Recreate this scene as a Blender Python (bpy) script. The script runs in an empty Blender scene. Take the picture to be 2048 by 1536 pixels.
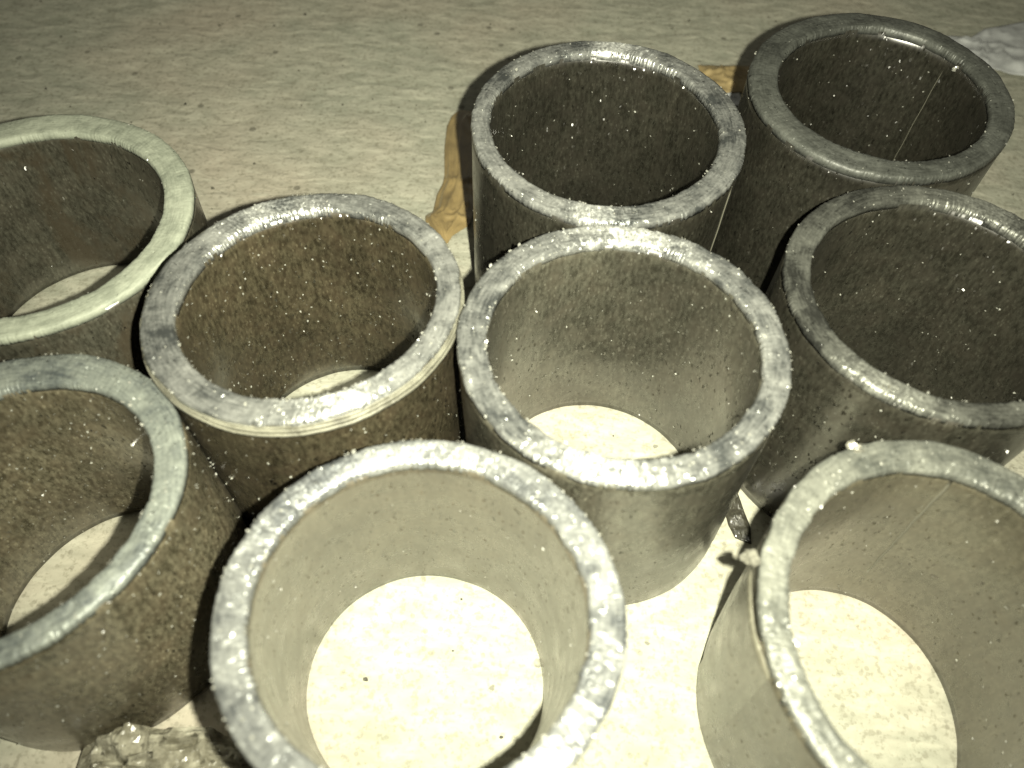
import bpy, math, random
import numpy as np
from mathutils import Vector, Matrix

# ------------------------------------------------------------------ camera, light, exposure
S = 0.5                                   # metres per unit of the camera solve (camera 0.5 m above the floor)
F_PX, PITCH, ROLL = 1544.38, math.radians(56.1427), math.radians(2.6969)
scene = bpy.context.scene
col = scene.collection

_fw = np.array([0.0, math.cos(PITCH), -math.sin(PITCH)])
_rt = np.array([1.0, 0.0, 0.0])
_up = np.cross(_rt, _fw)
RT = math.cos(ROLL) * _rt + math.sin(ROLL) * _up
UP = -math.sin(ROLL) * _rt + math.cos(ROLL) * _up
FW = _fw
CAM = np.array([0.0, 0.0, 1.0]) * S

cd = bpy.data.cameras.new('camera')
cd.sensor_fit = 'HORIZONTAL'
cd.sensor_width = 36.0
cd.lens = F_PX / 2048.0 * 36.0
cd.clip_start = 0.01
cd.clip_end = 50.0
cd.dof.use_dof = True
cd.dof.focus_distance = 0.55
cd.dof.aperture_fstop = 5.2
camera = bpy.data.objects.new('camera', cd)
col.objects.link(camera)
camera.matrix_world = Matrix(((RT[0], UP[0], -FW[0], CAM[0]),
                              (RT[1], UP[1], -FW[1], CAM[1]),
                              (RT[2], UP[2], -FW[2], CAM[2]),
                              (0, 0, 0, 1)))
scene.camera = camera

world = bpy.data.worlds.new('World')
scene.world = world
world.use_nodes = True
bg = world.node_tree.nodes['Background']
bg.inputs[0].default_value = (1.0, 0.97, 0.80, 1)
bg.inputs[1].default_value = 0.085

# the phone's own flash: a small LED beside the lens, with the soft edge of its beam in the far corners
ld = bpy.data.lights.new('flash', 'SPOT')
ld.energy = 43.0
ld.color = (1.0, 0.978, 0.785)
ld.shadow_soft_size = 0.0038
ld.spot_size = math.radians(117)
ld.spot_blend = 1.0
flash = bpy.data.objects.new('flash', ld)
col.objects.link(flash)
LPOS = CAM + RT * 0.062 * S + UP * 0.004 * S
AIM = FW + RT * 0.01 + UP * 0.10
flash.location = LPOS
flash.rotation_euler = Vector(AIM).to_track_quat('-Z', 'Y').to_euler()

vs = scene.view_settings
vs.view_transform = 'Standard'
vs.look = 'None'
vs.exposure = 0.0
vs.gamma = 1.0
vs.use_curve_mapping = False

# ------------------------------------------------------------------ helpers
def pix(x, y, z=0.0):
    """photo pixel -> point (metres) on the level plane z (units of the camera solve)"""
    d = FW * F_PX + (x - 1024) * RT - (y - 768) * UP
    t = (z - 1.0) / d[2]
    return (d * t + np.array([0, 0, 1.0])) * S

def vnoise(u, v, nu, nv, seed):
    """smooth value noise, periodic in u (0..1); v 0..1"""
    g = np.random.default_rng(seed).random((nu, nv + 3)) * 2 - 1
    a = (u % 1.0) * nu
    b = np.clip(v, 0, 1) * nv
    i = np.floor(a).astype(int); fu = a - i; fu = fu * fu * (3 - 2 * fu)
    j = np.floor(b).astype(int); fv = b - j; fv = fv * fv * (3 - 2 * fv)
    i0, i1 = i % nu, (i + 1) % nu
    return ((g[i0, j] * (1 - fu) + g[i1, j] * fu) * (1 - fv)
            + (g[i0, j + 1] * (1 - fu) + g[i1, j + 1] * fu) * fv)

def mesh_obj(name, verts, faces, mat, parent=None, smooth=True):
    me = bpy.data.meshes.new(name)
    me.from_pydata([tuple(map(float, p)) for p in verts], [], faces)
    me.materials.append(mat)
    if smooth:
        me.polygons.foreach_set('use_smooth', [True] * len(me.polygons))
    me.update()
    o = bpy.data.objects.new(name, me)
    col.objects.link(o)
    if parent:
        o.parent = parent
    return o

def tag(o, label, cat, group=None, kind=None):
    o['label'] = label
    o['category'] = cat
    if group: o['group'] = group
    if kind: o['kind'] = kind
    return o

def ring_faces(nr, nt, closed):
    f = []
    for r in range(nr if closed else nr - 1):
        a, b = r * nt, ((r + 1) % nr) * nt
        for t in range(nt):
            t2 = (t + 1) % nt
            f.append((a + t, a + t2, b + t2, b + t))
    return f

# ------------------------------------------------------------------ materials
class NT:
    def __init__(self, name):
        self.m = bpy.data.materials.new(name)
        self.m.use_nodes = True
        self.n = self.m.node_tree.nodes
        self.l = self.m.node_tree.links
        self.b = self.n['Principled BSDF']
        self.tc = self.n.new('ShaderNodeTexCoord')
    def link(self, a, b): self.l.new(a, b)
    def mapping(self, scale=(1, 1, 1), rot=(0, 0, 0), loc=(0, 0, 0), src=None):
        k = self.n.new('ShaderNodeMapping')
        k.inputs['Scale'].default_value = scale
        k.inputs['Rotation'].default_value = rot
        k.inputs['Location'].default_value = loc
        self.link(src or self.tc.outputs['Object'], k.inputs['Vector'])
        return k.outputs[0]
    def noise(self, vec, scale, detail=4, rough=0.55, dist=0.0):
        k = self.n.new('ShaderNodeTexNoise')
        k.inputs['Scale'].default_value = scale
        k.inputs['Detail'].default_value = detail
        k.inputs['Roughness'].default_value = rough
        k.inputs['Distortion'].default_value = dist
        self.link(vec, k.inputs['Vector'])
        return k.outputs['Fac']
    def voro(self, vec, scale, rand=1.0, feature='F1'):
        k = self.n.new('ShaderNodeTexVoronoi')
        k.feature = feature
        k.inputs['Scale'].default_value = scale
        k.inputs['Randomness'].default_value = rand
        self.link(vec, k.inputs['Vector'])
        return k
    def ramp(self, fac, stops):
        k = self.n.new('ShaderNodeValToRGB')
        e = k.color_ramp.elements
        while len(e) < len(stops): e.new(0.5)
        for q, (p, c) in zip(e, stops):
            q.position = p
            q.color = (c, c, c, 1) if isinstance(c, (int, float)) else (*c, 1)
        self.link(fac, k.inputs[0])
        return k.outputs[0]
    def mix(self, fac, a, b, mode='MIX'):
        k = self.n.new('ShaderNodeMix')
        k.data_type = 'RGBA'
        k.blend_type = mode
        for inp, val in ((k.inputs[0], fac), (k.inputs[6], a), (k.inputs[7], b)):
            if hasattr(val, 'is_output'): self.link(val, inp)
            elif isinstance(val, tuple): inp.default_value = (*val, 1)
            else: inp.default_value = val
        return k.outputs[2]
    def math(self, op, a, b=0.0, c=0.0):
        k = self.n.new('ShaderNodeMath')
        k.operation = op
        for inp, val in zip(k.inputs, (a, b, c)):
            if hasattr(val, 'is_output'): self.link(val, inp)
            else: inp.default_value = val
        return k.outputs[0]
    def vmath(self, op, a, b=None):
        k = self.n.new('ShaderNodeVectorMath')
        k.operation = op
        for inp, val in zip(k.inputs, (a, b)):
            if val is None: continue
            if hasattr(val, 'is_output'): self.link(val, inp)
            else: inp.default_value = val
        return k.outputs['Value'] if op in ('LENGTH', 'DOT_PRODUCT') else k.outputs[0]
    def bump(self, h, strength, dist, normal=None):
        k = self.n.new('ShaderNodeBump')
        k.inputs['Strength'].default_value = strength
        k.inputs['Distance'].default_value = dist
        self.link(h, k.inputs['Height'])
        if normal is not None: self.link(normal, k.inputs['Normal'])
        return k.outputs[0]
    def set(self, name, v):
        i = self.b.inputs[name]
        if hasattr(v, 'is_output'): self.link(v, i)
        else: i.default_value = (*v, 1) if isinstance(v, tuple) and len(v) == 3 else v

def sparkle_normal(t, vec, scale, amount, thr, base=None):
    """mica scales: some cells of a fine pattern are tilted at random so that they catch the light"""
    v = t.voro(vec, scale)
    rnd = t.vmath('SUBTRACT', v.outputs['Color'], (0.5, 0.5, 0.5))
    v2 = t.voro(t.vmath('ADD', vec, (3.1, 1.7, 0.4)), scale)
    on = t.math('GREATER_THAN', t.n.new('ShaderNodeSeparateColor').outputs[0], thr)
    sep = on.node.inputs[0].links[0].from_node
    t.link(v2.outputs['Color'], sep.inputs[0])
    k = t.n.new('ShaderNodeVectorMath'); k.operation = 'SCALE'
    t.link(rnd, k.inputs[0])
    t.link(t.math('MULTIPLY', on, amount), k.inputs['Scale'])
    if base is None:
        geo = t.n.new('ShaderNodeNewGeometry'); base = geo.outputs['Normal']
    return t.vmath('NORMALIZE', t.vmath('ADD', base, k.outputs[0])), on

def wall_material(name, dark, light, tint, seed, streak=1.0, stain=0.0, smoothness=0.0):
    t = NT(name)
    off = (seed * 1.37, seed * 0.71, seed * 0.29)
    v = t.mapping((1, 1, 1), loc=off)
    vs_ = t.mapping((1, 1, 0.42), loc=off)
    fine = t.noise(vs_, 420, 3, 0.6)
    mid = t.noise(v, 60, 4, 0.6)
    big = t.noise(v, 14, 3, 0.5)
    strk = t.noise(t.mapping((1, 1, 0.05), loc=off), 240, 3, 0.6)
    base = t.mix(t.ramp(fine, [(0.36, 0.0), (0.66, 1.0)]), dark, light)
    base = t.mix(t.ramp(mid, [(0.42, 0.0), (0.72, 0.55)]), base, tint)
    sc = t.voro(vs_, 700); scs = t.n.new('ShaderNodeSeparateColor'); t.link(sc.outputs['Color'], scs.inputs[0])
    scale_on = t.math('MULTIPLY', t.math('GREATER_THAN', scs.outputs[2], 0.80), t.math('LESS_THAN', sc.outputs['Distance'], 0.42))
    base = t.mix(t.math('MULTIPLY', scale_on, t.ramp(mid, [(0.4, 0.1), (0.65, 0.6)])), base, tuple(c * 1.7 for c in light))       # paler mica scales
    sm = tuple(0.45 * a + 0.55 * b for a, b in zip(dark, light))
    base = t.mix(smoothness, base, sm)
    big_d = t.ramp(big, [(0.3, 0.66), (0.7, 1.2)])
    base = t.mix(1.0, base, big_d, 'MULTIPLY')
    base = t.mix(1.0, base, t.ramp(strk, [(0.3, 0.86), (0.7, 1.12)]), 'MULTIPLY')
    if stain:
        st = t.noise(t.mapping((1, 1, 0.5), loc=(4.2, 1.1, 0.7)), 22, 5, 0.65, 0.6)
        base = t.mix(t.ramp(st, [(0.50, 0.0), (0.62, stain)]), base, (0.062, 0.050, 0.032))
    t.set('Base Color', base)
    t.set('Metallic', 0.12)
    t.set('Roughness', t.ramp(mid, [(0.3, 0.22), (0.7, 0.36)]))
    t.set('Specular IOR Level', 1.0); t.set('IOR', 1.6)
    h = t.noise(vs_, 330, 3, 0.6)
    nb = t.bump(h, 0.16, 0.0006)
    nrm, on = sparkle_normal(t, t.mapping((1, 1, 0.55), loc=off), 650, 0.8, 0.93, nb)
    t.set('Normal', nrm)
    t.set('Metallic', 0.08)
    return t.m

def rim_material(name, pale, grey, patch=0.5, metal=0.45, rough=0.36, aniso=0.75, seed=0.0, spark=0.80):
    t = NT(name)
    geo = t.tc.outputs['Object']
    sx = t.n.new('ShaderNodeSeparateXYZ'); t.link(geo, sx.inputs[0])
    r = t.math('SQRT', t.math('ADD', t.math('MULTIPLY', sx.outputs[0], sx.outputs[0]),
                              t.math('MULTIPLY', sx.outputs[1], sx.outputs[1])))
    cb = t.n.new('ShaderNodeCombineXYZ')
    t.link(t.math('MULTIPLY', sx.outputs[0], 0.16), cb.inputs[0])
    t.link(t.math('MULTIPLY', sx.outputs[1], 0.16), cb.inputs[1])
    t.link(t.math('ADD', r, seed), cb.inputs[2])
    lay = t.noise(cb.outputs[0], 700, 3, 0.6)                 # laminated plies running round the rim
    v = t.mapping((1, 1, 1), loc=(seed, seed * 2, 0))
    worn = t.noise(v, 55, 5, 0.65, 0.4)
    fine = t.noise(v, 480, 3, 0.6)
    wide = t.noise(v, 16, 2, 0.5)
    f = t.math('ADD', t.math('MULTIPLY', worn, 0.42), t.math('MULTIPLY', lay, 0.22))
    f = t.math('ADD', f, t.math('MULTIPLY', fine, 0.11))
    f = t.math('ADD', f, t.math('MULTIPLY', wide, 0.25))
    fac = t.ramp(f, [(0.5 - 0.10 + 0.5 * (patch - 0.5), 0.0), (0.5 + 0.10 + 0.5 * (patch - 0.5), 1.0)])
    t.set('Base Color', t.mix(fac, grey, pale))
    t.set('Roughness', t.ramp(fine, [(0.3, rough - 0.06), (0.7, rough + 0.14)]))
    t.set('Anisotropic', aniso)
    t.set('Anisotropic Rotation', 0.25)
    tg = t.n.new('ShaderNodeTangent'); tg.direction_type = 'RADIAL'; tg.axis = 'Z'
    t.link(tg.outputs[0], t.b.inputs['Tangent'])
    hh = t.math('ADD', t.math('MULTIPLY', lay, 0.6), t.math('MULTIPLY', fine, 0.7))
    nb = t.bump(hh, 0.45, 0.0006)
    nrm, on = sparkle_normal(t, v, 620, 0.7, spark, nb)
    t.set('Normal', nrm)
    t.set('Metallic', metal)
    return t.m

def simple(name, colr, rough=0.5, metal=0.0, **kw):
    t = NT(name)
    t.set('Base Color', colr); t.set('Roughness', rough); t.set('Metallic', metal)
    for k, v in kw.items(): t.set(k.replace('_', ' '), v)
    return t.m

def floor_material():
    t = NT('concrete_floor')
    v = t.mapping()
    vr = t.mapping((1.0, 2.2, 1.0), rot=(0, 0, math.radians(14)))
    warp = t.noise(vr, 34, 3, 0.5, 0.6)
    big = t.noise(v, 4.5, 3, 0.5)
    mid = t.noise(v, 38, 5, 0.6)
    fine = t.noise(v, 260, 3, 0.6)
    c = t.mix(t.ramp(warp, [(0.34, 0.0), (0.66, 1.0)]), (0.345, 0.35, 0.275), (0.46, 0.455, 0.365))
    c = t.mix(t.ramp(big, [(0.47, 0.0), (0.66, 0.6)]), c, (0.49, 0.425, 0.335))
    c = t.mix(t.ramp(mid, [(0.55, 0.0), (0.75, 0.5)]), c, (0.50, 0.48, 0.39))
    c = t.mix(t.ramp(fine, [(0.36, 0.45), (0.47, 0.0)]), c, (0.185, 0.172, 0.122))
    # sand grains and small pits of the screed
    g = t.voro(t.mapping(loc=(0.3, 0.1, 0)), 210)
    gs = t.n.new('ShaderNodeSeparateColor'); t.link(g.outputs['Color'], gs.inputs[0])
    grain = t.math('MULTIPLY', t.math('LESS_THAN', g.outputs['Distance'], 0.34), t.math('GREATER_THAN', gs.outputs[0], 0.80))
    c = t.mix(t.math('MULTIPLY', grain, 0.28), c, (0.115, 0.105, 0.075))
    g2 = t.voro(t.mapping(loc=(1.3, 2.1, 0)), 62)
    gs2 = t.n.new('ShaderNodeSeparateColor'); t.link(g2.outputs['Color'], gs2.inputs[0])
    wob = t.math('MULTIPLY_ADD', fine, 0.22, 0.09)
    pit = t.math('MULTIPLY', t.math('LESS_THAN', g2.outputs['Distance'], wob), t.math('GREATER_THAN', gs2.outputs[1], 0.93))
    c = t.mix(t.math('MULTIPLY', pit, 0.62), c, (0.085, 0.08, 0.06))
    rid = t.noise(t.mapping((1.0, 2.6, 1.0), rot=(0, 0, math.radians(17)), loc=(2, 5, 0)), 48, 2, 0.5, 0.4)
    c = t.mix(t.ramp(rid, [(0.54, 0.0), (0.72, 0.42)]), c, (0.60, 0.585, 0.47))
    c = t.mix(t.ramp(rid, [(0.28, 0.35), (0.44, 0.0)]), c, (0.25, 0.245, 0.19))
    t.set('Base Color', c)
    t.set('Roughness', 0.82)
    t.set('Specular IOR Level', 0.3)
    n1 = t.bump(warp, 0.5, 0.0040)
    n2 = t.bump(fine, 0.45, 0.0009, n1)
    n3 = t.bump(t.math('SUBTRACT', 1.0, pit), 0.5, 0.0012, n2)
    t.set('Normal', n3)
    return t.m

M_floor = floor_material()
M_flake = simple('mica_flake', (0.30, 0.30, 0.26), 0.22, 0.0, Specular_IOR_Level=1.0, IOR=1.9)
M_flake2 = simple('mica_flake_dull', (0.42, 0.42, 0.37), 0.32, 0.55)

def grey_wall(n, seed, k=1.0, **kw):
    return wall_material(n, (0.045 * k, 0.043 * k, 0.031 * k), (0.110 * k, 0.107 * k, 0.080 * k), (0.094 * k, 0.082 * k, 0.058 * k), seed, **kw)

# ------------------------------------------------------------------ floor
def build_floor():
    n = 260
    xs = np.concatenate([[-6, -2.5], np.linspace(-0.95, 0.95, n), [2.5, 6]])
    ys = np.concatenate([[-5, -1.5], np.linspace(-0.12, 1.15, n), [2.5, 7]])
    X, Y = np.meshgrid(xs, ys)
    rng = np.random.default_rng(5)
    Z = np.zeros_like(X)
    for q in range(46):                       # very low waves left by the trowel
        wl = rng.uniform(0.025, 0.12)
        a = rng.normal(math.radians(100), 0.5)
        Z += rng.uniform(0.3, 1) * wl * 0.0013 * np.sin((X * math.cos(a) + Y * math.sin(a)) * 2 * math.pi / wl + rng.uniform(0, 6.28))
    Z = np.minimum(Z, 0.0011) - 0.0012
    v = np.stack([X, Y, Z], -1).reshape(-1, 3)
    w = len(xs)
    f = [(r * w + c, r * w + c + 1, (r + 1) * w + c + 1, (r + 1) * w + c) for r in range(len(ys) - 1) for c in range(w - 1)]
    o = mesh_obj('floor', v, f, M_floor)
    o['kind'] = 'structure'
    o['label'] = 'pale troweled concrete floor under the tubes'
build_floor()

# ------------------------------------------------------------------ tubes
# x, y (base centre), outer radius, inner radius, height, slope of the cut (2), out-of-round (2), bore offset (2), lean (2)
FIT = dict(
 T1=[-0.6506, 0.7153, 0.2091, 0.1704, 0.2711, -0.0035, 0.0027, 0.0171, 0.0026, 0.0042, -0.0041, 0.017, 0.0124],
 T2=[-0.2368, 0.5465, 0.1695, 0.1387, 0.3393, 0.0067, -0.0143, 0.0149, 0.0268, 0.0048, -0.0, 0.0063, 0.0075],
 T3=[0.1114, 0.8598, 0.1817, 0.1526, 0.3474, 0.0014, 0.021, -0.0037, -0.0019, -0.0049, 0.0008, -0.0, 0.0003],
 T4=[0.1229, 0.4953, 0.1726, 0.1432, 0.3516, 0.0406, 0.0038, 0.0131, -0.0187, 0.0012, -0.0007, -0.0251, 0.0079],
 T7=[-0.0873, 0.2184, 0.1692, 0.1405, 0.3535, 0.0078, 0.0013, 0.0232, -0.0069, -0.0006, 0.0005, 0.0534, -0.0492],
 T8=[0.4171, 0.2129, 0.176, 0.1475, 0.3375, -0.0077, 0.0237, -0.0312, 0.0171, -0.0015, -0.0038, -0.062, 0.0139],
 T9=[-0.4901, 0.2985, 0.1736, 0.1393, 0.3128, 0.0015, -0.0155, -0.0024, 0.0433, 0.0061, -0.0066, -0.0032, 0.0123],
 T5=[0.4919, 0.9601, 0.1799, 0.1446, 0.3508, 0.0153, 0.0207, -0.0022, 0.0087, 0.0052, -0.001, 0.0002, -0.0],
 T6=[0.4862, 0.5967, 0.1761, 0.1484, 0.3428, 0.0177, 0.0089, 0.0097, -0.0023, 0.0003, -0.0033, 0.0004, -0.0],
)

class Tube:
    def __init__(self, key, label, seed, wall, rim, rough_cut=1.0, flakes=(500, 420), chips=()):
        q = FIT[key]
        self.seed = seed
        self.x, self.y, self.ro, self.ri, self.h = [a * S for a in q[:5]]
        self.tx, self.ty, self.a2, self.b2 = q[5:9]
        self.ix, self.iy = q[9] * S, q[10] * S
        self.sx, self.sy = q[11:13]
        self.key = key
        self.chips = chips
        root = bpy.data.objects.new('mica_tube', None)
        root.empty_display_size = 0.03
        root.location = (self.x, self.y, 0)
        col.objects.link(root)
        tag(root, label, 'tube', 'mica tubes standing on the concrete floor')
        self.root = root
        self.rough = rough_cut
        self.body(wall)
        self.rim(rim)
        self.flakes(*flakes)

    # all local to the root
    def oval(self, th): return 1 + self.a2 * np.cos(2 * th) + self.b2 * np.sin(2 * th)
    def rad(self, th, zf, inner, detail=True):
        r = (self.ri if inner else self.ro) * self.oval(th)
        if detail:
            s = self.seed * 10 + (5 if inner else 0)
            u = th / (2 * math.pi)
            zf = zf + 0 * th
            r = r + 0.00045 * vnoise(u, zf, 9, 3, s) + 0.00022 * vnoise(u, zf, 40, 8, s + 1)
        return r
    def top(self, x, y):
        cx, cy = self.sx * self.h, self.sy * self.h
        return self.h + self.tx * (x - cx) + self.ty * (y - cy)
    def pt(self, th, r, z, inner):
        ox, oy = (self.ix, self.iy) if inner else (0, 0)
        return np.stack([ox + self.sx * z + r * np.cos(th), oy + self.sy * z + r * np.sin(th), z + 0 * th], -1)
    def local_angle(self, px, py, inner, zf=1.0):
        p = pix(px, py, self.h * zf / S)
        ox, oy = (self.ix, self.iy) if inner else (0, 0)
        z = self.h * zf
        return math.atan2(p[1] - self.y - oy - self.sy * z, p[0] - self.x - ox - self.sx * z)

    def body(self, mat):
        nt = 320
        th = np.linspace(0, 2 * math.pi, nt, endpoint=False)
        rows = []
        zs = np.linspace(0, 1, 22)
        def ring(zf, inner, dz=0.0):
            r = self.rad(th, zf, inner)
            if zf < 0.02: r = r + (0.0006 if inner else -0.0006)
            p = self.pt(th, r, np.full(nt, self.h * zf), inner)
            ztop = self.top(p[:, 0], p[:, 1]) - 0.0030
            p[:, 2] = 0.0006 + (ztop - 0.0006) * zf
            return p
        for zf in zs: rows.append(ring(zf, False))
        for zf in zs[::-1]: rows.append(ring(zf, True))
        v = np.concatenate(rows)
        self.body_o = mesh_obj('tube_wall', v, ring_faces(len(rows), nt, True), mat, self.root)

    def rim(self, mat):
        nt = 1500
        k = self.rough
        th = np.linspace(0, 2 * math.pi, nt, endpoint=False)
        u = th / (2 * math.pi)
        s = self.seed * 31 + 7
        zero = np.zeros(nt)
        # ragged edges of the cut
        def ragged(q):
            m = np.clip(0.5 + 0.9 * vnoise(u, zero, 23, 1, q + 40), 0.1, 1.3)      # torn in some places, clean in others
            fib = vnoise(u, zero, 613, 1, q + 41) * 0.6 + vnoise(u, zero, 337, 1, q + 42) * 0.5
            return 0.00040 * vnoise(u, zero, 61, 1, q) + 0.00042 * m * fib
        jo = ragged(s) * k
        ji = ragged(s + 100) * k * 1.15
        ro = self.rad(th, np.ones(nt), False) + 0.00025 + jo
        ri = self.rad(th, np.ones(nt), True) - 0.00025 + ji
        prof = [(1.0, -0.0052, 0), (1.0, -0.0016, 0), (0.98, -0.0005, 0.5)]
        prof += [(f, 0.0, 1.0) for f in np.linspace(0.95, 0.06, 11)]
        prof += [(0.03, -0.0006, 0.5), (0.0, -0.0018, 0), (0.0, -0.0052, 0)]
        rows = []
        for f, dz, am in prof:
            po = self.pt(th, ro, np.full(nt, self.h), False)
            pi_ = self.pt(th, ri, np.full(nt, self.h), True)
            p = pi_ * (1 - f) + po * f
            fv = np.full(nt, f)
            z = self.top(p[:, 0], p[:, 1]) + dz + 0.0004 - 0.0012 * abs(2 * f - 1) ** 4
            nz = 0.00035 * vnoise(u, fv, 24, 3, s + 4) + 0.00030 * vnoise(u, fv, 130, 7, s + 5) + 0.00013 * vnoise(u, fv, 420, 11, s + 6)
            z = z + am * nz * k
            for (ta, w, f0, f1, dzc) in self.chips:      # pieces broken out of, or standing up from, the cut
                d = np.abs((th - ta + math.pi) % (2 * math.pi) - math.pi)
                m = np.clip((w - d) / (0.25 * w), 0, 1) * (1.0 if f0 <= f <= f1 else 0.0)
                z = z + dzc * m
            p[:, 2] = z
            rows.append(p)
        v = np.concatenate(rows)
        self.rim_o = mesh_obj('cut_rim', v, ring_faces(len(rows), nt, True), mat, self.root)

    def flakes(self, n_rim, n_wall):
        rng = random.Random(self.seed * 77 + 3)
        V, F = [], []
        def add(p, nrm, size, tilt):
            nonlocal V, F
            nrm = Vector(nrm).normalized()
            ax = Vector((rng.uniform(-1, 1), rng.uniform(-1, 1), rng.uniform(-1, 1))).normalized()
            n2 = (nrm + ax * tilt).normalized()
            t1 = n2.orthogonal().normalized()
            t1 = Matrix.Rotation(rng.uniform(0, 6.28), 3, n2) @ t1
            t2 = n2.cross(t1)
            b = len(V)
            m = rng.choice((4, 5, 6))
            for q in range(m):
                a = 2 * math.pi * q / m + rng.uniform(-0.3, 0.3)
                rr = size * rng.uniform(0.6, 1.1)
                V.append(Vector(p) + nrm * (size * min(tilt, 1.0) * 0.35 + 0.0001) + t1 * rr * math.cos(a) + t2 * rr * 0.75 * math.sin(a))
            F.append(tuple(range(b, b + m)))
        for q in range(int(n_rim * 0.35)):
            th = np.array([rng.uniform(0, 2 * math.pi)])
            f = rng.choice((rng.random(), rng.random(), 0.0, 1.0))
            po = self.pt(th, self.rad(th, np.ones(1), False), np.array([self.h]), False)[0]
            pi_ = self.pt(th, self.rad(th, np.ones(1), True), np.array([self.h]), True)[0]
            p = pi_ * (1 - f) + po * f
            p[2] = self.top(p[0], p[1]) + 0.0004 - 0.0012 * abs(2 * f - 1) ** 4
            add(p, (0, 0, 1), rng.uniform(0.0003, 0.0010) * (1 if rng.random() < 0.93 else 1.7), rng.uniform(0.05, 0.9))
        o = mesh_obj('mica_flakes', V, F, M_flake, self.rim_o, smooth=False)
        o['kind'] = 'stuff'
        V, F = [], []
        for q in range(int(n_wall * 0.75)):
            inner = rng.random() < 0.6
            th = np.array([rng.uniform(0, 2 * math.pi)])
            zf = rng.random() ** 0.8
            r = self.rad(th, np.array([zf]), inner)
            p = self.pt(th, r, np.array([self.h * zf]), inner)[0]
            p[2] = 0.0015 + zf * (self.top(p[0], p[1]) - 0.005)
            sg = -1 if inner else 1
            add(p, (sg * math.cos(th[0]), sg * math.sin(th[0]), 0.0), rng.uniform(0.0003, 0.0011), rng.uniform(0.3, 1.5))
        o = mesh_obj('mica_flakes', V, F, M_flake, self.body_o, smooth=False)
        o['kind'] = 'stuff'
        return o

    def strip(self, name, mat, th0, w, thick, z0, z1, inner, proud=0.0002, drift=0.0, n=24, taper=0.0):
        """a vertical strip (seam of the wound sheet, loose edge) lying on the wall"""
        sg = -1 if inner else 1
        V = []
        for q in range(n + 1):
            zf = z0 + (z1 - z0) * q / n
            ww = w * (1 - taper * q / n)
            wob = 0.0006 * math.sin(q * 1.3 + self.seed) / self.ro
            for side, dr in ((-1, -0.0008), (-1, 1), (1, 1), (1, -0.0008)):
                th = np.array([th0 + side * ww / 2 + drift * q / n + wob * 0.4])
                r = self.rad(th, np.array([zf]), inner)
                rr = r + sg * (proud + thick if dr == 1 else dr)
                p = self.pt(th, rr, np.array([self.h * zf]), inner)[0]
                p[2] = 0.002 + zf * (self.top(p[0], p[1]) - 0.0055)
                V.append(p)
        F = []
        for q in range(n):
            a, b = q * 4, q * 4 + 4
            for k in range(4):
                k2 = (k + 1) % 4
                F.append((a + k, a + k2, b + k2, b + k))
        F += [(0, 1, 2, 3), tuple(n * 4 + k for k in (3, 2, 1, 0))]
        return mesh_obj(name, V, F, mat, self.body_o)

    def band(self, name, mat, r_out, r_in, ztop, zbot, amp, seed, wave=None):
        """an outer ply of the winding, its edge standing lower than the rim"""
        nt = 420
        th = np.linspace(0, 2 * math.pi, nt, endpoint=False)
        u = th / (2 * math.pi)
        zn = np.zeros(nt)
        dn = amp * vnoise(u, zn, 14, 1, seed) + amp * 0.4 * vnoise(u, zn, 120, 1, seed + 1)
        if wave is not None: dn = dn + wave(th)
        rj = 0.00012 * vnoise(u, zn, 90, 1, seed + 2)
        rows = []
        base = self.rad(th, np.ones(nt), False)
        for rr, zz in ((r_in, zbot), (r_out, zbot), (r_out, ztop - 0.0003), (r_out - 0.0003, ztop), (r_in, ztop)):
            p = self.pt(th, base + rr + rj, np.full(nt, self.h), False)
            p[:, 2] = self.top(p[:, 0], p[:, 1]) + zz + (dn if zz > zbot else 0)
            rows.append(p)
        return mesh_obj(name, np.concatenate(rows), ring_faces(5, nt, True), mat, self.root)

PALE, GREY = (0.55, 0.56, 0.52), (0.10, 0.107, 0.104)
M_seam = simple('seam_edge', (0.13, 0.126, 0.096), 0.45, 0.0)
M_ply = rim_material('ply_edge', (0.25, 0.245, 0.19), (0.085, 0.082, 0.062), 0.45, 0.15, 0.45, 0.3, 9.0, 0.9)

t1 = Tube('T1', 'wide low tube with smooth pale green matte rim and brown stained bore', 1,
          grey_wall('wall_stained', 1, 0.85, stain=0.75),
          rim_material('rim_pale_green', (0.35, 0.375, 0.295), (0.17, 0.188, 0.145), 0.46, 0.0, 0.62, 0.0, 1.0, 0.985), 0.9, (60, 60))
t2 = Tube('T2', 'tube with bright rim and stepped outer plies between the green-rimmed tube and its neighbours', 2,
          wall_material('wall_brown_speckled', (0.026, 0.022, 0.013), (0.080, 0.070, 0.043), (0.070, 0.052, 0.030), 2),
          rim_material('rim_silver_speckled', PALE, GREY, 0.53, 0.66, 0.32, 0.88, 2.0, 0.86), 1.1, (620, 1300))
t3 = Tube('T3', 'dark tube with brightly lit rim beside the crumpled amber tape', 3,
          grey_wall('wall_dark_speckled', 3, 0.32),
          rim_material('rim_silver_bright', PALE, GREY, 0.50, 0.66, 0.32, 0.88, 3.0, 0.86), 1.0, (560, 480))
t4 = Tube('T4', 'tube in the middle of the group with coarse sparkling white rim', 4,
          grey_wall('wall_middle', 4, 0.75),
          rim_material('rim_silver_coarse', PALE, GREY, 0.52, 0.66, 0.32, 0.88, 4.0, 0.80), 1.2, (760, 420))
t5 = Tube('T5', 'dull grey tube with thin straight seam inside, next to the white plastic sheet', 5,
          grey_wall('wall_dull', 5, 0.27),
          rim_material('rim_dull_grey', (0.105, 0.110, 0.096), (0.035, 0.037, 0.032), 0.5, 0.2, 0.45, 0.4, 5.0, 0.90), 0.95, (200, 220))
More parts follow.
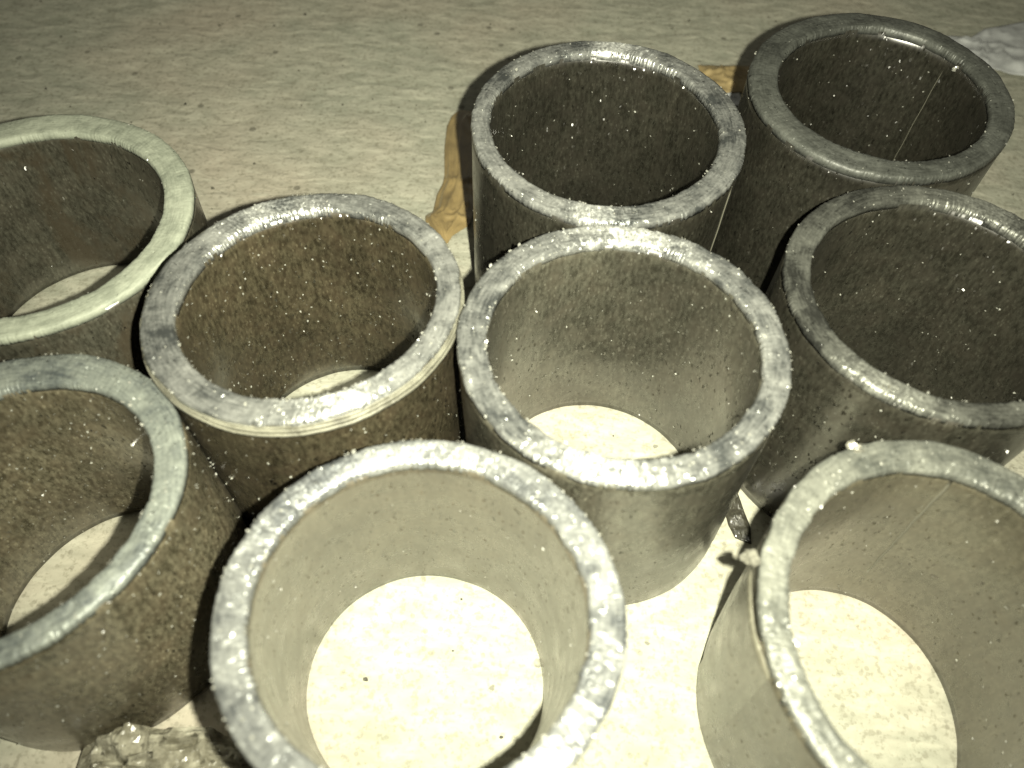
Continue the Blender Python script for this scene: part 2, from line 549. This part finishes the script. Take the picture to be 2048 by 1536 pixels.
t6 = Tube('T6', 'dim tube with narrow worn grey rim in front of the dull seamed tube', 6,
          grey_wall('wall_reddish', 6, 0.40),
          rim_material('rim_worn', (0.22, 0.225, 0.195), (0.04, 0.041, 0.036), 0.54, 0.55, 0.36, 0.8, 6.0, 0.90), 0.9, (260, 420))
t7 = Tube('T7', 'tube with smooth tan bore and wide view of bright floor through it', 7,
          wall_material('wall_smooth_tan', (0.052, 0.046, 0.032), (0.128, 0.116, 0.083), (0.115, 0.094, 0.065), 7, smoothness=0.55),
          rim_material('rim_white_mottled', (0.38, 0.39, 0.365), (0.085, 0.091, 0.093), 0.55, 0.55, 0.34, 0.8, 7.0, 0.88), 1.1, (700, 330))
ta8 = None
t8 = Tube('T8', 'tube with chipped rim, seam inside its bore and loose torn outer ply', 8,
          wall_material('wall_olive', (0.045, 0.041, 0.027), (0.112, 0.104, 0.072), (0.096, 0.080, 0.053), 8, smoothness=0.4),
          rim_material('rim_olive_grey', (0.19, 0.195, 0.165), (0.06, 0.064, 0.056), 0.52, 0.25, 0.42, 0.5, 8.0, 0.86), 1.2, (520, 420))
t9 = Tube('T9', 'tube with bluish grey rim and glittering speckled bore beside the shiny crumpled scrap', 9,
          wall_material('wall_glittering', (0.050, 0.044, 0.027), (0.165, 0.150, 0.100), (0.140, 0.112, 0.070), 9),
          rim_material('rim_bluish', (0.25, 0.27, 0.235), (0.07, 0.08, 0.08), 0.46, 0.25, 0.42, 0.5, 9.5, 0.86), 1.0, (520, 1900))

# stepped plies round the second tube
for k in range(3):
    t2.band('wrap_ply', M_ply, 0.0007 + 0.0007 * k, -0.0006 + 0.0007 * k * 0.9, -0.0026 - 0.0024 * k, -0.0090 - 0.0012 * k, 0.0005, 300 + k,
            lambda th: -0.0012 * np.cos(th + 1.2))
# seams
t5.strip('seam', M_seam, t5.local_angle(1900, 112, True), 0.0045, 0.0001, 0.02, 0.94, True)
t8.strip('seam', M_seam, t8.local_angle(1912, 948, True), 0.0110, 0.0002, 0.25, 0.99, True, taper=-0.6)
t3.strip('seam', M_seam, t3.local_angle(1474, 352, False), 0.0080, 0.0003, 0.05, 0.97, False)
t4.strip('seam', M_seam, t4.local_angle(1572, 812, False), 0.0240, 0.0003, 0.03, 0.97, False)

# loose outer ply torn away from the tube at its rim
def torn_ply(t, th0, th1, z0, z1, seed):
    nu, nz = 26, 18
    V = []
    for layer in (0, 1):
        for j in range(nz + 1):
            for i in range(nu + 1):
                f, g = i / nu, j / nz
                th = np.array([th0 + (th1 - th0) * f])
                zt = z1 - 0.010 * (1 - f) * (0.5 + 0.5 * math.sin(f * 9 + seed))
                zf = z0 + (zt - z0) * g
                lift = -0.0006 + (0.0012 + 0.0020 * (1 - f) * g) * min(1.0, (1 - f) * 2.2)
                r = t.rad(th, np.array([zf]), False) + lift + (0.0004 if layer else 0.0)
                p = t.pt(th, r, np.array([t.h * zf]), False)[0]
                p[2] = 0.002 + zf * (t.top(p[0], p[1]) - 0.004)
                V.append(p)
    w = nu + 1; n1 = w * (nz + 1)
    F = []
    for j in range(nz):
        for i in range(nu):
            a = j * w + i
            F.append((a, a + w, a + w + 1, a + 1)); F.append((n1 + a, n1 + a + 1, n1 + a + w + 1, n1 + a + w))
    per = [i for i in range(w)] + [j * w + nu for j in range(1, nz + 1)] + [nz * w + i for i in range(nu - 1, -1, -1)] + [j * w for j in range(nz - 1, 0, -1)]
    for a, b in zip(per, per[1:] + per[:1]): F.append((a, b, n1 + b, n1 + a))
    return mesh_obj('loose_ply', V, F, grey_wall('loose_ply', 14, 1.9, smoothness=0.5), t.body_o)
a8 = t8.local_angle(1524, 1150, False)
torn_ply(t8, a8 - 0.05, a8 + 0.55, 0.0, 0.975, 2.0)

def chunk(name, c, size, mat, seed, parent=None, flat=0.5):
    """a small splinter of the laminate"""
    rng = random.Random(seed)
    V, F = [], []
    for q in range(8):                          # thin torn plates piled at odd angles
        n = Vector((rng.uniform(-0.7, 0.7), rng.uniform(-0.7, 0.7), 1)).normalized()
        t1_ = n.orthogonal().normalized()
        t1_ = Matrix.Rotation(rng.uniform(0, 6.28), 3, n) @ t1_
        t2_ = n.cross(t1_)
        ctr = Vector((rng.uniform(-0.6, 0.6) * size[0], rng.uniform(-0.6, 0.6) * size[1], (q / 7 - 0.35) * size[2]))
        m = rng.choice((5, 6, 7))
        ring = []
        for k in range(m):
            an = 2 * math.pi * k / m + rng.uniform(-0.35, 0.35)
            rr = rng.uniform(0.3, 0.75)
            ring.append(t1_ * rr * math.cos(an) * size[0] + t2_ * rr * math.sin(an) * size[1])
        b0 = len(V)
        V += [ctr + r_ + n * 0.00022 for r_ in ring] + [ctr + r_ - n * 0.00022 for r_ in ring]
        F.append(tuple(b0 + k for k in range(m))); F.append(tuple(b0 + m + k for k in reversed(range(m))))
        for k in range(m):
            F.append((b0 + k, b0 + m + k, b0 + m + (k + 1) % m, b0 + (k + 1) % m))
    o = mesh_obj(name, V, F, mat, parent, smooth=False)
    o.location = c
    return o

M_lump = rim_material('mica_lump', (0.24, 0.235, 0.19), (0.10, 0.097, 0.08), 0.45, 0.35, 0.36, 0.0, 12.0, 0.6)
def on_rim(t, px, py, zoff=0.0):
    p = pix(px, py, t.h / S)
    return (p[0] - t.x, p[1] - t.y, t.top(p[0] - t.x, p[1] - t.y) + zoff)
# splinters standing on the chipped rim
for (px, py, sz) in ((1706, 897, (0.0058, 0.0034, 0.0012)), (1503, 1122, (0.0042, 0.0050, 0.0032)), (1490, 1116, (0.0030, 0.0034, 0.0022))):
    chunk('splinter', on_rim(t8, px, py, -0.0008), sz, M_lump, int(px), t8.rim_o)
for (t, px, py, sz) in ((t6, 1776, 775, (0.0030, 0.0026, 0.0014)), (t5, 1911, 140, (0.0030, 0.0018, 0.0028))):
    chunk('splinter', on_rim(t, px, py, -0.0008), sz, M_flake if t is t5 else M_lump, int(px), t.rim_o)

# ------------------------------------------------------------------ thin crumpled sheets
def sheet(name, left, right, nv, mat, amp, seed, thick=0.0003, base=0.0008, fold=1.0, nu=26):
    """a crumpled sheet lying on the floor between two edge lines (metres)"""
    L = np.array(left); R = np.array(right)
    tl = np.linspace(0, len(L) - 1, nv + 1)
    def ev(A, t):
        i = np.minimum(np.floor(t).astype(int), len(A) - 2); f = (t - i)[:, None]
        return A[i] * (1 - f) + A[i + 1] * f
    A, B = ev(L, tl), ev(R, np.linspace(0, len(R) - 1, nv + 1))
    V = []
    U, W = np.meshgrid(np.linspace(0, 1, nu + 1), np.linspace(0, 1, nv + 1))
    P = A[:, None, :] * (1 - U[..., None]) + B[:, None, :] * U[..., None]
    ridge = lambda n1, n2, s: 1 - np.abs(vnoise(U * 0.9, W, n1, n2, s)) * 2.0
    Z = amp * (0.55 * np.clip(ridge(4, 6, seed), 0, 1) ** 2 * fold + 0.35 * np.clip(ridge(9, 13, seed + 1), 0, 1) ** 2 + 0.25 * (vnoise(U * 0.9, W, 3, 4, seed + 2) + 1))
    edge = np.clip(np.minimum(np.minimum(U, 1 - U), np.minimum(W, 1 - W)) * 7, 0.15, 1)
    Z = base + Z * edge
    top = np.stack([P[..., 0], P[..., 1], Z + thick], -1).reshape(-1, 3)
    bot = np.stack([P[..., 0], P[..., 1], Z], -1).reshape(-1, 3)
    w = nu + 1; n1 = len(top)
    F = []
    for j in range(nv):
        for i in range(nu):
            a = j * w + i
            F.append((a, a + 1, a + w + 1, a + w)); F.append((n1 + a, n1 + a + w, n1 + a + w + 1, n1 + a + 1))
    per = [i for i in range(w)] + [j * w + nu for j in range(1, nv + 1)] + [nv * w + i for i in range(nu - 1, -1, -1)] + [j * w for j in range(nv - 1, 0, -1)]
    for a, b in zip(per, per[1:] + per[:1]): F.append((b, a, n1 + a, n1 + b))
    ctr = top.mean(0); ctr[2] = 0
    o = mesh_obj(name, np.concatenate([top, bot]) - ctr, F, mat)
    o.location = ctr
    return o

def film_material(name, colr, rough, trans, alpha_noise=0.0):
    t = NT(name)
    n = t.noise(t.mapping(), 45, 3, 0.5)
    dark = tuple(c * 0.62 for c in colr)
    t.set('Base Color', t.mix(t.ramp(n, [(0.35, 0.0), (0.65, 1.0)]), dark, colr))
    t.set('Roughness', rough)
    t.set('Transmission Weight', trans)
    t.set('IOR', 1.45)
    t.set('Coat Weight', 0.5); t.set('Coat Roughness', 0.12)
    t.set('Normal', t.bump(t.noise(t.mapping((1, 1, 0.6)), 160, 3, 0.6), 0.3, 0.001))
    return t.m

M_amber = film_material('amber_tape', (0.37, 0.275, 0.125), 0.35, 0.15)
M_amber2 = film_material('tan_paper', (0.44, 0.335, 0.16), 0.6, 0.0)
M_white = film_material('white_plastic', (0.74, 0.76, 0.75), 0.45, 0.1)

px2 = lambda s: [pix(*[float(a) for a in q.split(',')])[:2] for q in s.split()]
tape = sheet('packing_tape', px2('918,222 903,235 894,255 889,298 889,352 886,368 874,391 866,425 851,434 851,446 878,473 886,493'),
             px2('960,226 966,240 968,262 964,300 958,352 956,372 952,396 948,425 944,440 936,455 905,474 896,489'), 60, M_amber, 0.0055, 41)
tag(tape, 'crumpled glossy amber packing tape on the floor', 'tape')
tape2 = sheet('brown_paper', px2('1395,132 1400,150 1404,168 1410,190'), px2('1500,134 1500,152 1500,170 1500,186'), 24, M_amber2, 0.006, 52)
tag(tape2, 'tan paper scrap lying between two tubes', 'paper')
wsc = sheet('plastic_scrap', px2('1430,192 1436,200 1440,212'), px2('1478,188 1482,198 1484,214'), 12, M_white, 0.004, 57, nu=12)
tag(wsc, 'small white plastic scrap beside the tan paper', 'scrap')
wsh = sheet('plastic_sheet', px2('1880,74 1902,73 1941,77 1967,60 2026,49 2090,36 2200,20'), px2('1900,120 1930,126 1960,132 1985,140 2019,150 2100,160 2220,176'), 40, M_white, 0.007, 63, nu=30)
tag(wsh, 'large crumpled white plastic sheet on the floor behind the dull tube', 'plastic sheet')
# thin dark leaf-shaped sheet on the floor by the chipped tube
sl = sheet('dark_sliver', px2('1462,990 1450,1030 1456,1052 1470,1078'), px2('1474,985 1486,1020 1500,1056 1502,1090'), 20, grey_wall('sliver_dark', 21, 0.55), 0.003, 81, nu=12)
tag(sl, 'dark leaf-shaped sliver lying on bright floor between tubes', 'scrap')

# crumpled sheet of mica film standing up between the two tubes at the front
def film():
    nu, nv = 40, 26
    U, W = np.meshgrid(np.linspace(0, 1, nu + 1), np.linspace(0, 1, nv + 1))
    c0 = pix(300, 1480, 0.05)
    x = (U - 0.5) * 0.098 + 0.006 * vnoise(U * 0.9, W, 5, 4, 201)
    y = (W - 0.5) * 0.050 + 0.010 * (U - 0.5) + 0.005 * vnoise(U * 0.9, W, 6, 5, 202)
    arch = np.sin(math.pi * np.clip(U * 0.9 + 0.08, 0, 1)) ** 0.7 * (0.35 + 0.65 * W)
    rdg = lambda a, b, sd: np.abs(vnoise(U * 0.9 + 0.10 * W, W, a, b, sd))
    z = 0.002 + 0.036 * arch * (1 - 0.35 * rdg(6, 4, 203)) + 0.016 * (0.5 - rdg(8, 6, 204)) * arch + 0.007 * (0.5 - rdg(15, 11, 205)) * arch
    z = np.maximum(z, 0.001)
    P = np.stack([x, y, z], -1).reshape(-1, 3)
    w = nu + 1; n1 = len(P)
    Vv = np.concatenate([P + np.array([0, 0, 0.0003]), P])
    F = []
    for j in range(nv):
        for i in range(nu):
            a = j * w + i
            F.append((a, a + 1, a + w + 1, a + w)); F.append((n1 + a, n1 + a + w, n1 + a + w + 1, n1 + a + 1))
    per = [i for i in range(w)] + [j * w + nu for j in range(1, nv + 1)] + [nv * w + i for i in range(nu - 1, -1, -1)] + [j * w for j in range(nv - 1, 0, -1)]
    for a, b in zip(per, per[1:] + per[:1]): F.append((b, a, n1 + a, n1 + b))
    t = NT('crumpled_film')
    n = t.noise(t.mapping(), 90, 4, 0.6)
    t.set('Base Color', t.mix(t.ramp(n, [(0.38, 0.0), (0.62, 1.0)]), (0.24, 0.225, 0.165), (0.54, 0.52, 0.41)))
    t.set('Roughness', 0.20); t.set('Specular IOR Level', 1.0); t.set('Transmission Weight', 0.35)
    nb = t.bump(n, 0.5, 0.002)
    nrm, on = sparkle_normal(t, t.mapping(), 330, 1.0, 0.7, nb)
    t.set('Normal', nrm)
    o = mesh_obj('crumpled_film', Vv, F, t.m, smooth=False)
    o.location = (c0[0] + 0.006, c0[1] - 0.020, 0)
    tag(o, 'crumpled shiny grey film scrap wedged between two tubes', 'scrap')
film()

# ------------------------------------------------------------------ grit on the floor
def grit():
    rng = random.Random(12)
    V, F = [], []
    n = 0
    cs = [(q['x'], q['y'], q['r']) for q in [dict(x=t.x, y=t.y, r=t.ro) for t in (t1, t2, t3, t4, t5, t6, t7, t8, t9)]]
    ci = [(t.x + t.ix, t.y + t.iy, t.ri) for t in (t1, t2, t3, t4, t5, t6, t7, t8, t9)]
    while n < 330:
        x, y = rng.uniform(-0.75, 0.75), rng.uniform(0.02, 1.0)
        s = rng.choice((0.0008, 0.0011, 0.0014, 0.0017)) * rng.uniform(0.7, 1.2)
        bad = False
        for (a, b, r), (a2, b2, r2) in zip(cs, ci):
            if math.hypot(x - a, y - b) < r + 0.004 and math.hypot(x - a2, y - b2) > r2 - 0.004: bad = True
        if bad: continue
        b = len(V)
        ang = rng.uniform(0, 6.28)
        for q in range(6):
            a = ang + q * math.pi / 3
            rr = s * rng.uniform(0.7, 1.25)
            V.append((x + rr * math.cos(a), y + rr * math.sin(a) * 0.75, -0.0006))
        for q in range(5):
            a = ang + q * math.pi * 2 / 5
            rr = s * rng.uniform(0.35, 0.8)
            V.append((x + rr * math.cos(a), y + rr * math.sin(a) * 0.75, s * rng.uniform(0.35, 0.7)))
        F.append(tuple(b + 6 + q for q in range(5)))
        for q in range(6):
            F.append((b + q, b + (q + 1) % 6, b + 6 + (q % 5)))
        for q in range(5):
            F.append((b + (q + 1) % 6, b + 6 + (q + 1) % 5, b + 6 + q))
        n += 1
    t = NT('grit')
    nn = t.noise(t.mapping(), 130, 2)
    t.set('Base Color', t.ramp(nn, [(0.35, (0.035, 0.034, 0.026)), (0.6, (0.10, 0.095, 0.07)), (0.75, (0.33, 0.31, 0.24))]))
    t.set('Roughness', 0.8)
    o = mesh_obj('grit', V, F, t.m, smooth=False)
    tag(o, 'dark grit and crumbs scattered over the concrete floor', 'grit', kind='stuff')
grit()
